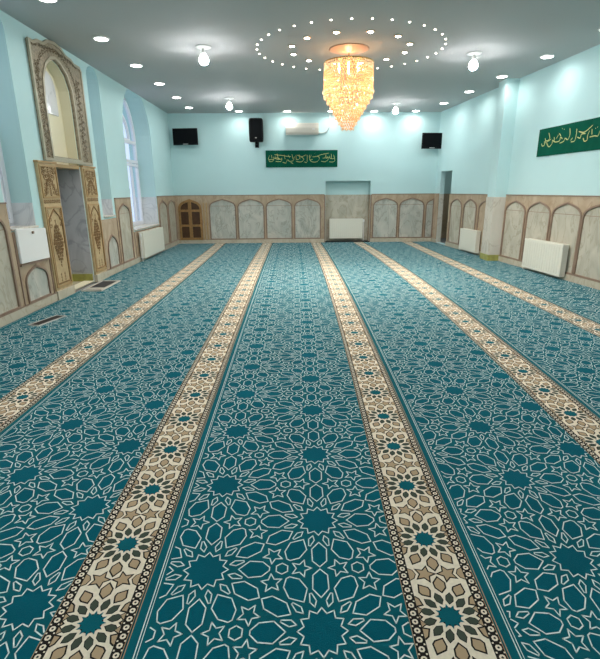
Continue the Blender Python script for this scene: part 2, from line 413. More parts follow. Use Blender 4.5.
def pilaster(name, a, b, label):
    r = root(name, LW['loc'], LW['rz']); r.location = (XL, 0, 0)
    y0 = -.038; c = (a+b)/2; w = b-a
    box('pilaster_body', a, b, y0, .0, .0, 1.77, M['carved'], r, .004)
    box('plinth', a-.008, b+.008, y0-.02, .0, .0, .12, M['plinth'], r, .003)
    box('top_cap', a-.012, b+.012, y0-.018, .0, 1.765, 1.79, M['woodframe'], r, .003)
    bm = bmesh.new()
    for (z0, z1) in ((.16, 1.22), (1.33, 1.74)):
        slab(bm, rect(a+.02, b-.02, z0, z1), [rect(a+.04, b-.04, z0+.02, z1-.02)], y0-.014, y0)
    link('panel_border', bm, M['woodframe'], r)
    lp = [(a+.05, .2), (b-.05, .2), (b-.05, .95), (b-.07, 1.06), (c+.06, 1.15), (c, 1.19), (c-.06, 1.15), (a+.07, 1.06), (a+.05, .95)]
    mkslab('ogee_border', lp, [offset(lp, -.014)], y0-.012, y0, M['carvedark'], r)
    bm = bmesh.new(); y = y0-.003; hw = w*.26
    rnd = random.Random(3)
    for i in range(15):                 # lozenge medallion
        z = .44+.6*i/14; k = hw*(1-abs(i-7)/7.5)
        n = max(1, int(k/.03)*2+1)
        for j in range(n):
            u = c+(0 if n == 1 else (-k+2*k*j/(n-1)))
            flower(bm, u+rnd.uniform(-.008, .008), z+rnd.uniform(-.012, .012), .022, y, 5, rnd.random()*3)
            if k > .03: scroll(bm, u, z, .024, y, 1 if j % 2 else -1, rnd.random()*6)
    for k in (-1, 1):
        for zz in (.24, .28, .32): flower(bm, c+k*.05, zz, .018, y, 4)
        for zz in (.98, 1.06): scroll(bm, c+k*w*.30, zz, .035, y, k, .5); 
        for zz in (1.14, 1.18): flower(bm, c+k*w*.36, zz-.02, .026, y, 5)
    link('medallion_carving', bm, M['carvedark'], r)
    bm = bmesh.new()
    for i in range(9): flower(bm, a+.04+(w-.08)*i/8, 1.285, .028, y, 5, i)
    for i in range(7):
        z = 1.38+.32*i/6
        k = [.34, .30, .22, .12, .22, .30, .30][i]*w
        for s in (-1, 1):
            scroll(bm, c+s*k, z, .035, y, s, 1+i); scroll(bm, c+s*k*.5, z+.02, .028, y, -s, i)
            flower(bm, c+s*k*.75, z+.01, .026, y, 5, i)
        flower(bm, c, z, .03, y, 6, i)
    link('vase_carving', bm, M['carvedark'], r)
    tag(r, label, 'pilaster', 'carved pilasters flanking the tall wall niche')
pilaster('carved_pilaster', 6.25, 6.725, 'carved tan stone pilaster on the near side of the tall niche, beside the white cabinet')
pilaster('carved_pilaster', 7.57, 8.03, 'carved tan stone pilaster on the far side of the tall niche')

# gilt frame above the pilasters
fr = root('niche_frame', (XL, 0, 0), PI/2)
FO = [(6.5, 1.81), (7.98, 1.81), (7.98, 3.15), (7.93, 3.2), (7.75, 3.2), (7.66, 3.24), (7.5, 3.25), (7.38, 3.31), (7.19, 3.335), (7.0, 3.31), (6.88, 3.25), (6.72, 3.24), (6.62, 3.2), (6.5, 3.2)]
NU = [(6.74, 1.87), (7.56, 1.87)]+NM[2:]
mkslab('frame_board', FO, [NU], -.03, -.002, M['gilt'], fr)
mkslab('outer_bead', offset(FO, .008), [offset(FO, -.03)], -.042, -.02, M['giltlight'], fr)
mkslab('inner_bead', offset(NU, .045), [offset(NU, .01)], -.044, -.02, M['giltlight'], fr)
bm = bmesh.new(); rnd = random.Random(5)
for i in range(26):
    z = 1.84+i*.045
    for u in (6.61, 7.77):
        flower(bm, u+rnd.uniform(-.02, .02), z, .034, -.031, 5, rnd.random()*3)
        scroll(bm, u+(.06 if i % 2 else -.06), z, .028, -.031, 1 if i % 2 else -1, rnd.random()*6)
for i in range(22):
    a = PI*i/21; u, z = 7.17-.54*math.cos(a), 2.80+.42*math.sin(a)
    flower(bm, u, z, .036, -.031, 5, a); 
for i in range(16):
    u = 6.6+1.2*i/15
    scroll(bm, u, 3.17+(.05*math.sin(PI*i/15)), .03, -.031, 1 if i % 2 else -1, i)
link('floral_carving', bm, M['giltdark'], fr)
tag(fr, 'tall gilded carved arch frame around the upper half of the left wall niche', 'frame')

# white cabinet below window niche sill
cb = root('wall_cabinet', (XL, 0, 0), PI/2)
bm = bmesh.new()
for_u = [(5.55, -.09), (6.205, -.055)]
vs = []
if 1:
    P = [(5.53, -.05, .60, 1.005), (6.2, -.045, .585, .965), (6.2, -.023, .585, .965), (5.53, -.023, .60, 1.005)]
    a = [bm.verts.new((p[0], p[1], p[2])) for p in P]; b = [bm.verts.new((p[0], p[1], p[3])) for p in P]
    for i in range(4): bm.faces.new((a[i], a[(i+1) % 4], b[(i+1) % 4], b[i]))
    bm.faces.new(a); bm.faces.new(b)
bmesh.ops.bevel(bm, geom=bm.edges[:], offset=.006, segments=2, affect='EDGES')
link('cabinet_panel', bm, M['radwhite'], cb)
bm = bmesh.new(); bx(bm, 5.85, 5.88, -.065, -.04, .92, .95, .004); link('knob', bm, M['molding'], cb)
box('shadow_strip', 5.52, 6.2, -.05, -.023, .567, .585, M['molding'], cb)  # dark strip standing in for the shadow line below the cabinet
tag(cb, 'white flat cabinet panel with a small dark knob under the nearest left window sill', 'cabinet')

# ------------------------------------------------------------ door_1, the small lattice door
d1 = root('door_1', (0, D, 0)); tag(d1, kind=S)
g = ogee(-3.12, -2.5, .11, .93, 1.19)
mkslab('door_backing', g, [], -.03, -.024, M['darkwood'], d1)
mkslab('door_frame', offset(g, .012), [offset(g, -.05)], -.06, -.024, M['wood'], d1)
bm = bmesh.new()
bx(bm, -2.86, -2.77, -.056, -.028, .12, 1.155); bx(bm, -3.1, -2.52, -.054, -.028, .46, .52); bx(bm, -3.1, -2.52, -.054, -.028, .86, .92)
link('door_lattice', bm, M['wood'], d1)
bm = bmesh.new(); bx(bm, -2.45, -2.42, -.05, -.02, .1, 1.1); bx(bm, -2.37, -2.34, -.05, -.02, .1, 1.1); link('jamb_strip', bm, M['woodframe'], d1)
# back niche marble lining
nm = root('trim_12', (0, D, 0)); tag(nm, kind=S)
box('niche_marble', .91, 2.14, .185, .2, .02, 1.28, M['beige_mb'], nm)
box('niche_marble', .91, .925, .0, .185, .02, 1.28, M['tan'], nm)
box('niche_marble', 2.125, 2.14, .0, .185, .02, 1.28, M['tan'], nm)
box('niche_floor', .9, 2.15, -.03, .19, 0, .025, M['dark'], nm)
for x in (.87, 2.145): box('jamb_molding', x, x+.03, -.035, 0, .0, 1.28, M['molding'], nm)

# ------------------------------------------------------------ radiators
def radiator(name, w, h, place, u0, z0, gap, label, flutes=0, group='white panel radiators', m='rad', valve=1):
    """u0 = start along wall, gap = distance of its back from the wall face"""
    r = root(name, place['loc'], place['rz'])
    off = Matrix.Rotation(place['rz'], 3, 'Z') @ Vector((u0, -gap, z0))
    r.location = Vector(place['loc'])+off
    dpt = .09
    bm = bmesh.new(); bx(bm, .01, w-.01, -dpt+.012, -.008, .012, h-.01); link('core', bm, M[m], r)
    bm = bmesh.new()
    if flutes:
        n = flutes; st = (w-.02)/n
        z1, z2 = .03, h-.03
        for i in range(n):
            a = .01+i*st
            bx(bm, a+st*.12, a+st*.88, -dpt-.004, -dpt+.02, z1, z2, .004)
        bx(bm, 0, w, -dpt+.002, -dpt+.012, 0, h, .002)
        bx(bm, 0, w, -dpt-.004, -dpt+.012, 0, .03, .003); bx(bm, 0, w, -dpt-.004, -dpt+.012, h-.03, h, .003)
    else:
        bx(bm, 0, w, -dpt-.002, -dpt+.012, 0, h, .005)
    link('front_panel', bm, M[m], r)
    bm = bmesh.new(); bx(bm, 0, .012, -dpt, 0, .0, h, .002); bx(bm, w-.012, w, -dpt, 0, 0, h, .002); link('side_panels', bm, M[m], r)
    bm = bmesh.new()
    bx(bm, .0, w, -dpt, -dpt+.01, h-.004, h+.008); bx(bm, 0, w, -.01, 0, h-.004, h+.008)
    k = int(w/.025)
    for i in range(k): bx(bm, .012+i*(w-.03)/k, .02+i*(w-.03)/k, -dpt+.01, -.01, h-.004, h+.004)
    link('top_grille', bm, M[m], r)
    for s in (.12, w-.12):
        if gap > 0: box('bracket', s-.012, s+.012, 0, gap-.001, h*.3, h*.7, M[m], r)
    v = root('valve', (0, 0, 0)); v.parent = r
    vb = bmesh.new(); lathe(vb, [(.018, 0), (.022, .01), (.022, .06), (.012, .07)], 12, (w+.03 if valve > 0 else -.03, -dpt/2, h-.08))
    xx = (w, w+.05) if valve > 0 else (-.05, 0)
    bx(vb, xx[0], xx[1], -dpt/2-.01, -dpt/2+.01, h-.08, h-.06)
    bpy.data.objects.remove(v)
    link('valve', vb, M['radwhite'], r)
    pb = bmesh.new(); px_ = w+.03 if valve > 0 else -.03
    tube(pb, [(px_, -dpt/2, h-.08), (px_, -dpt/2, .02), (px_, -dpt/2, -z0+.005)], .008, 8); link('pipe', pb, M['radwhite'], r)
    tag(r, label, 'radiator', group)
    return r
radiator('panel_radiator', .93, .53, BW, 1.03, .10, -.12, 'cream fluted radiator in the shallow niche of the back wall', 16)
radiator('panel_radiator', .86, .47, RW, ur(11.2), .05, .05, 'cream radiator on the right wall between the doorway and the pier', 0, valve=-1)
radiator('panel_radiator', 1.10, .50, RW, ur(8.44), .05, .05, 'large cream fluted radiator on the right wall nearest the viewer', 16, valve=-1)
radiator('panel_radiator', 1.55, .52, LW, 9.86, .07, .05, 'cream flat radiator beneath the arched window on the left wall', 0, valve=-1)

# ------------------------------------------------------------ electronics on the back wall
def tv(x0, x1, z0, z1, yf, tilt, label):
    w, h = x1-x0, z1-z0
    r = root('television', ((x0+x1)/2, yf, (z0+z1)/2), tilt)
    bm = bmesh.new(); bx(bm, -w/2, w/2, 0, .045, -h/2, h/2, .006); link('casing', bm, M['black'], r)
    box('screen', -w/2+.02, w/2-.02, -.003, .004, -h/2+.045, h/2-.02, M['screen'], r)
    box('brand_strip', -.07, .07, -.004, .0, -h/2+.012, -h/2+.03, M['steel'], r)
    bm = bmesh.new(); d = D-yf
    bx(bm, -.09, .09, .045, .06, -.09, .09); tube(bm, [(0, .05, 0), (.0, d-.03, 0)], .018); 
    link('wall_bracket', bm, M['black'], r)
    box('wall_plate', -.07, .07, d-.02, d-.001, -.1, .1, M['black'], r)
    r.rotation_euler.z = tilt
    tag(r, label, 'television', 'black wall screens in the far corners')
    return r
tv(-3.09, -2.44, 2.56, 2.965, 13.13, math.radians(-4), 'black wall screen in the far left corner above the lattice door')
tv(3.41, 3.96, 2.43, 2.82, 13.12, math.radians(5), 'black wall screen in the far right corner')

sp = root('loudspeaker', (-.92, 13.12, 2.90))
bm = bmesh.new()
prof = [(-.18, .10), (-.185, .0), (-.175, -.09), (-.10, -.125), (0, -.135), (.10, -.125), (.175, -.09), (.185, 0), (.18, .10), (.09, .14), (-.09, .14)]
lv = []
for z, s in ((-.275, .88), (-.25, .97), (-.1, 1), (.2, 1), (.26, .96), (.285, .85)):
    lv.append([bm.verts.new((x*s, y*s, z)) for x, y in prof])
for a, b in zip(lv, lv[1:]):
    for i in range(len(prof)): bm.faces.new((a[i], a[(i+1) % len(prof)], b[(i+1) % len(prof)], b[i]))
bm.faces.new(lv[0]); bm.faces.new(lv[-1]); link('cabinet', bm, M['black'], sp)
box('front_grille', -.15, .15, -.139, -.12, -.24, .26, M['screen'], sp, .008)
box('badge', -.02, .02, -.142, -.134, -.2, -.18, M['steel'], sp)
bm = bmesh.new(); bx(bm, -.03, .03, -.05, .02, -.34, -.26, .004); tube(bm, [(0, 0, -.32), (0, .21, -.32)], .018); bx(bm, -.05, .05, .212, .23, -.4, -.25); link('wall_bracket', bm, M['black'], sp)
tag(sp, 'black loudspeaker hung high on the back wall left of the air conditioner', 'speaker')

ac = root('air_conditioner', (.275, D, 2.945))
bm = bmesh.new()
pr = [(-.0, -.14), (-.16, -.14), (-.205, -.10), (-.215, .02), (-.19, .12), (-.15, .14), (0, .14)]
L1 = [bm.verts.new((-.43, y, z)) for y, z in pr]; L2 = [bm.verts.new((.43, y, z)) for y, z in pr]
for i in range(len(pr)): bm.faces.new((L1[i], L1[(i+1) % len(pr)], L2[(i+1) % len(pr)], L2[i]))
bm.faces.new(L1); bm.faces.new(L2)
bmesh.ops.bevel(bm, geom=bm.edges[:], offset=.008, segments=2, affect='EDGES')
bmesh.ops.translate(bm, verts=bm.verts, vec=(0, -.002, 0)); link('housing', bm, M['acwhite'], ac)
bm = bmesh.new(); bx(bm, -.39, .39, -.2, -.12, -.15, -.132, .003); link('louver', bm, M['steel'], ac)
box('display', .26, .33, -.222, -.205, -.03, .0, M['radwhite'], ac)
bm = bmesh.new(); tube(bm, [(.43, -.03, -.09), (.55, -.03, -.09), (.64, -.03, -.06), (.70, -.03, .02), (.72, -.03, .12), (.72, -.03, .4)], .016); link('pipe', bm, M['pipe'], ac)
tag(ac, 'off-white split air conditioner with a pipe, high on the back wall', 'air conditioner')

# ------------------------------------------------------------ calligraphy banners
def banner(name, W, Hh, place, u0, z0, strokes, label, lw_=.011):
    r = root(name, place['loc'], place['rz'])
    off = Matrix.Rotation(place['rz'], 3, 'Z') @ Vector((u0, -.0005, z0)); r.location = Vector(place['loc'])+off
    bm = bmesh.new(); n = 40
    g = []
    for i in range(n+1):
        x = W*i/n; y = -.012-.005*math.sin(i*.7)-.003*math.sin(i*1.9)
        g.append([bm.verts.new((x, y, z)) for z in (0, Hh)]+[bm.verts.new((x, y+.004, z)) for z in (0, Hh)])
    for a, b in zip(g, g[1:]):
        bm.faces.new((a[0], b[0], b[1], a[1])); bm.faces.new((a[2], b[2], b[3], a[3]))
        bm.faces.new((a[0], b[0], b[2], a[2])); bm.faces.new((a[1], b[1], b[3], a[3]))
    bm.faces.new((g[0][0], g[0][1], g[0][3], g[0][2])); bm.faces.new((g[-1][0], g[-1][1], g[-1][3], g[-1][2]))
    link('cloth', bm, M['green'], r)
    bm = bmesh.new()
    for st in strokes:
        # smooth catmull-rom and pen-like width
        P = [Vector((p[0]*W, 0, p[1]*Hh)) for p in st]
        if len(P) == 1:
            c = P[0]; s = lw_*.9
            vs = [bm.verts.new((c.x+dx, -.0215, c.z+dz)) for dx, dz in ((-s, 0), (0, -s), (s, 0), (0, s))]
            ap = [bm.verts.new((v.co.x, -.0195, v.co.z)) for v in vs]
            bm.faces.new(vs); 
            for i in range(4): bm.faces.new((vs[i], vs[(i+1) % 4], ap[(i+1) % 4], ap[i]))
            continue
        Q = []
        PP = [P[0]]+P+[P[-1]]
        for i in range(1, len(PP)-2):
            for k in range(6):
                t = k/6; a, b, c, d = PP[i-1], PP[i], PP[i+1], PP[i+2]
                Q.append(.5*((2*b)+(c-a)*t+(2*a-5*b+4*c-d)*t*t+(3*b-a-3*c+d)*t**3))
        Q.append(P[-1])
        prev = None
        for i, q in enumerate(Q):
            dv = (Q[min(i+1, len(Q)-1)]-Q[max(i-1, 0)]); dv = dv.normalized() if dv.length > 1e-6 else Vector((1, 0, 0))
            nn = Vector((-dv.z, 0, dv.x)); w = lw_*(.45+.55*abs(dv.x*.8-dv.z*.5))*(.5 if i in (0, len(Q)-1) else 1)
            cur = [bm.verts.new((q+nn*w)+Vector((0, -.0215, 0))), bm.verts.new((q-nn*w)+Vector((0, -.0215, 0))),
                   bm.verts.new((q-nn*w)+Vector((0, -.0195, 0))), bm.verts.new((q+nn*w)+Vector((0, -.0195, 0)))]
            if prev:
                for k in range(4): bm.faces.new((prev[k], cur[k], cur[(k+1) % 4], prev[(k+1) % 4]))
            prev = cur
    link('calligraphy', bm, M['gold'], r)
    tag(r, label, 'banner', 'green calligraphy banners')
    return r
BS = [[(0.037, 0.583), (0.053, 0.358), (0.103, 0.4), (0.114, 0.65)], [(0.136, 0.358), (0.212, 0.358), (0.223, 0.567)], [(0.158, 0.817), (0.179, 0.442)], [(0.234, 0.317), (0.278, 0.258), (0.3, 0.442), (0.333, 0.358), (0.381, 0.4), (0.398, 0.633)], [(0.256, 0.733), (0.271, 0.483)], [(0.311, 0.733), (0.333, 0.567)], [(0.365, 0.775), (0.381, 0.483)], [(0.42, 0.358), (0.486, 0.317), (0.53, 0.442), (0.503, 0.608)], [(0.431, 0.733)], [(0.464, 0.75), (0.477, 0.467)], [(0.54, 0.317), (0.573, 0.3), (0.578, 0.733)], [(0.606, 0.733), (0.621, 0.4), (0.672, 0.3), (0.726, 0.358), (0.748, 0.567), (0.716, 0.65)], [(0.65, 0.608), (0.705, 0.633), (0.77, 0.733), (0.88, 0.817)], [(0.683, 0.817)], [(0.77, 0.358), (0.825, 0.317), (0.869, 0.442), (0.858, 0.633)], [(0.792, 0.525), (0.902, 0.583)], [(0.884, 0.317), (0.934, 0.3), (0.963, 0.4), (0.945, 0.733)], [(0.912, 0.775), (0.919, 0.483)], [(0.081, 0.733), (0.088, 0.525)], [(0.201, 0.733)], [(0.486, 0.567), (0.562, 0.733)], [(0.836, 0.733), (0.845, 0.483)], [(0.344, 0.3), (0.381, 0.217)], [(0.114, 0.525), (0.158, 0.567), (0.197, 0.5)]]
RS = [[(0.037, 0.472), (0.045, 0.382), (0.063, 0.4), (0.06, 0.541)], [(0.089, 0.815), (0.102, 0.617), (0.082, 0.485), (0.104, 0.316), (0.126, 0.402), (0.129, 0.536)], [(0.129, 0.536), (0.153, 0.45), (0.186, 0.468), (0.191, 0.586), (0.207, 0.522)], [(0.196, 0.872)], [(0.212, 0.834)], [(0.177, 0.726), (0.193, 0.625)], [(0.191, 0.384), (0.219, 0.426), (0.228, 0.519), (0.25, 0.464), (0.261, 0.621), (0.254, 0.831)], [(0.272, 0.417), (0.285, 0.494)], [(0.276, 0.367), (0.302, 0.388), (0.308, 0.585), (0.306, 0.771)], [(0.319, 0.492), (0.339, 0.446), (0.345, 0.564), (0.372, 0.565)], [(0.323, 0.669), (0.364, 0.617), (0.413, 0.792)], [(0.36, 0.431), (0.372, 0.321), (0.389, 0.354), (0.388, 0.486), (0.397, 0.635)], [(0.403, 0.429), (0.434, 0.443), (0.456, 0.426), (0.464, 0.572)], [(0.411, 0.671), (0.416, 0.494)], [(0.434, 0.67)], [(0.445, 0.697)], [(0.074, 0.553), (0.096, 0.53), (0.114, 0.588)], [(0.139, 0.632), (0.145, 0.504)], [(0.063, 0.645), (0.074, 0.461)], [(0.158, 0.557), (0.172, 0.689)], [(0.507, 0.472), (0.515, 0.382), (0.533, 0.4), (0.53, 0.541)], [(0.559, 0.815), (0.572, 0.617), (0.552, 0.485), (0.574, 0.316), (0.596, 0.402), (0.599, 0.536)], [(0.599, 0.536), (0.623, 0.45), (0.656, 0.468), (0.661, 0.586), (0.677, 0.522)], [(0.666, 0.872)], [(0.682, 0.834)], [(0.647, 0.726), (0.663, 0.625)], [(0.661, 0.384), (0.689, 0.426), (0.698, 0.519), (0.72, 0.464), (0.731, 0.621), (0.724, 0.831)], [(0.742, 0.417), (0.755, 0.494)], [(0.746, 0.367), (0.772, 0.388), (0.778, 0.585), (0.776, 0.771)], [(0.789, 0.492), (0.809, 0.446), (0.815, 0.564), (0.842, 0.565)], [(0.793, 0.669), (0.834, 0.617), (0.883, 0.792)], [(0.83, 0.431), (0.842, 0.321), (0.859, 0.354), (0.858, 0.486), (0.867, 0.635)], [(0.873, 0.429), (0.904, 0.443), (0.926, 0.426), (0.934, 0.572)], [(0.881, 0.671), (0.886, 0.494)], [(0.904, 0.67)], [(0.915, 0.697)], [(0.544, 0.553), (0.566, 0.53), (0.584, 0.588)], [(0.609, 0.632), (0.615, 0.504)], [(0.533, 0.645), (0.544, 0.461)], [(0.628, 0.557), (0.642, 0.689)]]
BS = BS+[[(min(.97, max(.03, 1.0-p[0])), .30+p[1]*.55) for p in st_] for st_ in BS[::2]]
banner('calligraphy_banner', 1.92, .43, BW, -.70, 2.0, BS, 'green calligraphy banner on the back wall below the air conditioner', .0065)
banner('calligraphy_banner', 3.3, .44, RW, ur(8.63), 1.93, RS, 'green calligraphy banner high on the right wall', .008)

# ------------------------------------------------------------ floor items
gv = root('floor_grate', (-2.79, 5.18, .003), math.radians(-14)); gv.scale = (1, .76, 1)
box('grate_plate', -.055, .055, -.27, .27, 0, .006, M['dark'], gv)
bm = bmesh.new()
slab_pts = rect(-.075, .075, -.29, .29)
for (a, b, c, d) in ((-.07, -.055, -.285, .285), (.055, .07, -.285, .285), (-.055, .055, -.285, -.27), (-.055, .055, .27, .285)): bx(bm, a, b, c, d, 0, .01)
link('grate_rim', bm, M['steel'], gv)
bm = bmesh.new()
for i in range(18): bx(bm, -.055, .055, -.262+i*.03, -.25+i*.03, .002, .009)
link('grate_bars', bm, M['grate'], gv)
tag(gv, 'narrow dark metal floor grate set in the teal carpet near the left wall', 'grate')
mt_ = root('threshold_tray', (-2.975, 7.18, .003), 0); mt_.scale = (.86, .9, 1)
box('tray_base', -.16, .17, -.40, .42, 0, .012, M['dark'], mt_)
bm = bmesh.new()
for (a, b, c, d) in ((-.16, .17, -.42, -.36), (.15, .19, -.42, .46), (-.16, .17, .42, .46), (-.16, -.13, -.4, .42), (-.13, .15, -.3, -.2)): bx(bm, a, b, c, d, 0, .02, .002)
link('tray_rim', bm, M['warmwhite'], mt_)
tag(mt_, 'pale edged dark floor tray at the foot of the tall carved niche', 'tray')

# ------------------------------------------------------------ carpets
XK = [-1.945, -.730, .667, 1.954, 3.169]; SK = [-.007, .0001, .0058, .0034, .0073]; QK = [-.0318, .0193, -.0585, -.135, -.0125]
HW = .1416
Y0C = -2.55
def sc(k, y):
    if k < 0: return XL+.05-HW
    if k > 4: return xr(y)-.045+HW
    t = (y-8)/5; q = QK[k]*t*t if t > -1.6 else QK[k]*(2.56-3.2*(t+1.6))
    return XK[k]+SK[k]*(y-8)+q
def clip_seg(p, q, xa, xb, ya, yb):
    x0, y0 = p; dx, dy = q[0]-x0, q[1]-y0; t0, t1 = 0., 1.
    for pp, qq in ((-dx, x0-xa), (dx, xb-x0), (-dy, y0-ya), (dy, yb-y0)):
        if abs(pp) < 1e-12:
            if qq < 0: return None
        else:
            t = qq/pp
            if pp < 0: t0 = max(t0, t)
            else: t1 = min(t1, t)
    if t0 >= t1: return None
    return (x0+t0*dx, y0+t0*dy), (x0+t1*dx, y0+t1*dy)
def clip_poly(P, xa, xb, ya, yb):
    for ax, lim, sg in ((0, xa, 1), (0, xb, -1), (1, ya, 1), (1, yb, -1)):
        out = []
        for i in range(len(P)):
            a, b = P[i-1], P[i]; ia, ib = (a[ax]-lim)*sg >= 0, (b[ax]-lim)*sg >= 0
            if ia != ib:
                t = (lim-a[ax])/(b[ax]-a[ax]); out.append((a[0]+t*(b[0]-a[0]), a[1]+t*(b[1]-a[1])))
            if ib: out.append(b)
        P = out
        if len(P) < 3: return None
    return P
def star(c, R, r, n, ph):
    return [(c[0]+(R if i % 2 == 0 else r)*math.cos(ph+PI*i/n), c[1]+(R if i % 2 == 0 else r)*math.sin(ph+PI*i/n)) for i in range(2*n)]
def local(c, ang, pts): 
    ca, sa = math.cos(ang), math.sin(ang)
    return [(c[0]+ca*r-sa*t, c[1]+sa*r+ca*t) for r, t in pts]
# canonical cell shapes of the twelve-fold pattern; neighbour stars lie at distance DD along 90+60k degrees
DD = .543
def cell(cx, cy):
    sh = []
    sh.append((star((cx, cy), .092, .070, 12, PI/2), 1))
    for k in range(12):
        a = PI/2+k*PI/6
        if k % 2 == 0:
            sh.append((local((cx, cy), a, [(.134, 0), (.172, .032), (.236, .030), (.266, 0), (.236, -.030), (.172, -.032)]), 1))
        else:
            sh.append((local((cx, cy), a, [(.134, 0), (.178, .041), (.232, .036), (.262, .008), (.262, -.008), (.232, -.036), (.178, -.041)]), 1))
        b = a+PI/12
        sh.append((local((cx, cy), b, [(.098, 0), (.122, .013), (.158, .004), (.158, -.004), (.122, -.013)]), 0))
    for k in (0, 1, 2):                       # three lattice edges per cell, two five-point stars on each
        a = PI/2+k*PI/3; m = (cx+DD/2*math.cos(a), cy+DD/2*math.sin(a))
        for s in (1, -1):
            b = a+s*PI/2; c = (m[0]+.078*math.cos(b), m[1]+.078*math.sin(b))
            sh.append((star(c, .044, .020, 5, b+PI), 0))
    for a in (PI/2+PI/6, PI/2-PI/6):          # two triangle centres
        r = DD/math.sqrt(3); c = (cx+r*math.cos(a), cy+r*math.sin(a))
        sh.append(([(c[0]+.027*math.cos(a+PI/3*i+PI/6), c[1]+.027*math.sin(a+PI/3*i+PI/6)) for i in range(6)], 0))
    return sh
LINEW = .0024
def carpet(k, label, phase, c0):
    """roll k lies between the beige band k-1 (excluded) and band k (included)"""
    y1 = D-.045 if k else D-.045
    bm = bmesh.new()
    ya, yb = Y0C, y1
    # straight canonical coordinates -> laid position
    left = lambda y: sc(k-1, y)+HW
    right = (lambda y: sc(k, y)+HW) if k < 5 else (lambda y: xr(y)-.045)
    fieldr = (lambda y: sc(k, y)-HW) if k < 5 else right
    y1f = lambda y: max(left(y)+.01, y)
    ME = .002 if k else .0
    NS = 64
    def strip(fa, fb, z, mi, thick=None):
        prev = None
        for i in range(NS+1):
            y = ya+(yb-ya)*i/NS
            cur = (bm.verts.new((fa(y), y, z)), bm.verts.new((fb(y), y, z)))
            if prev:
                f = bm.faces.new((prev[0], prev[1], cur[1], cur[0])); f.material_index = mi
            prev = cur
    # body of the roll: 12 mm pile
    top, bot = [], []
    for i in range(NS+1):
        y = ya+(yb-ya)*i/NS
        a, b = left(y)+ME, right(y)-ME
        top.append((bm.verts.new((a, y, 0)), bm.verts.new((b, y, 0)))); bot.append((bm.verts.new((a, y, -.011)), bm.verts.new((b, y, -.011))))
    for i in range(NS):
        bm.faces.new((top[i][0], top[i][1], top[i+1][1], top[i+1][0])); bm.faces.new((bot[i][0], bot[i+1][0], bot[i+1][1], bot[i][1]))
        bm.faces.new((top[i][0], top[i+1][0], bot[i+1][0], bot[i][0])); bm.faces.new((top[i][1], bot[i][1], bot[i+1][1], top[i+1][1]))
    for i in (0, NS): bm.faces.new((top[i][0], bot[i][0], bot[i][1], top[i][1]))
    # field: canonical u in [0, WF]
    MG = .062
    ym = 7.
    WF = {0: .94, 1: .94, 2: .94, 3: .94, 4: .94, 5: .60}[k]
    if k == 0: WF = 1.02
    def fm(u, y):
        a, b = left(y)+MG, fieldr(y)-.004
        if k == 0: a, b = b-WF, b         # the roll beside the wall keeps its true scale
        return a+(b-a)*u/WF
    def add_poly(P, z, mi, mp):
        try: f = bm.faces.new([bm.verts.new((mp(p[0], p[1]), p[1], z)) for p in P]); f.material_index = mi
        except ValueError: pass
    rows = int((yb-ya)/DD)+3
    seen = 0
    ncols = range(-1, 4)
    for ci in ncols:
        ux = c0+ci*DD*math.sqrt(3)/2
        if ux < -.45 or ux > WF+.45: continue
        for j in range(-1, rows+1):
            cy = phase+(ci % 2)*DD/2+ (math.floor((Y0C-phase)/DD)+j)*DD
            for P, fill in cell(ux, cy):
                if all(p[0] < 0 or p[0] > WF for p in P) or all(p[1] < ya or p[1] > yb for p in P): continue
                if fill:
                    # small convex fan of the clipped outline
                    if len(P) == 24:
                        for i in range(12):
                            q = [(ux, cy), P[(2*i-1) % 24], P[2*i], P[2*i+1]]
                            q = clip_poly(q, 0, WF, ya, yb)
                            if q: add_poly(q, .0006, 1, fm)
                    else:
                        q = clip_poly(P, 0, WF, ya, yb)
                        if q: add_poly(q, .0006, 1, fm)
                n = len(P)
                for i in range(n):
                    a, b = P[i], P[(i+1) % n]
                    sg = clip_seg(a, b, 0, WF, ya, yb)
                    if not sg: continue
                    (x0, y0), (x1, y1_) = sg
                    l = math.hypot(x1-x0, y1_-y0)
                    if l < 1e-4: continue
                    ex, ey = (x1-x0)/l*LINEW*.8, (y1_-y0)/l*LINEW*.8
                    nx, ny = -(y1_-y0)/l*LINEW, (x1-x0)/l*LINEW
                    add_poly([(x0-ex+nx, y0-ey+ny), (x0-ex-nx, y0-ey-ny), (x1+ex-nx, y1_+ey-ny), (x1+ex+nx, y1_+ey+ny)], .0011, 2, fm)
    if k > 0:
        strip(lambda y: left(y)+.036, lambda y: left(y)+.0395, .0011, 2)
        strip(lambda y: left(y)+.046, lambda y: left(y)+.0485, .0011, 2)
        strip(lambda y: left(y)+.004, lambda y: left(y)+.007, .0011, 4)
    else:
        strip(lambda y: left(y)+.02, lambda y: left(y)+.0235, .0011, 2)
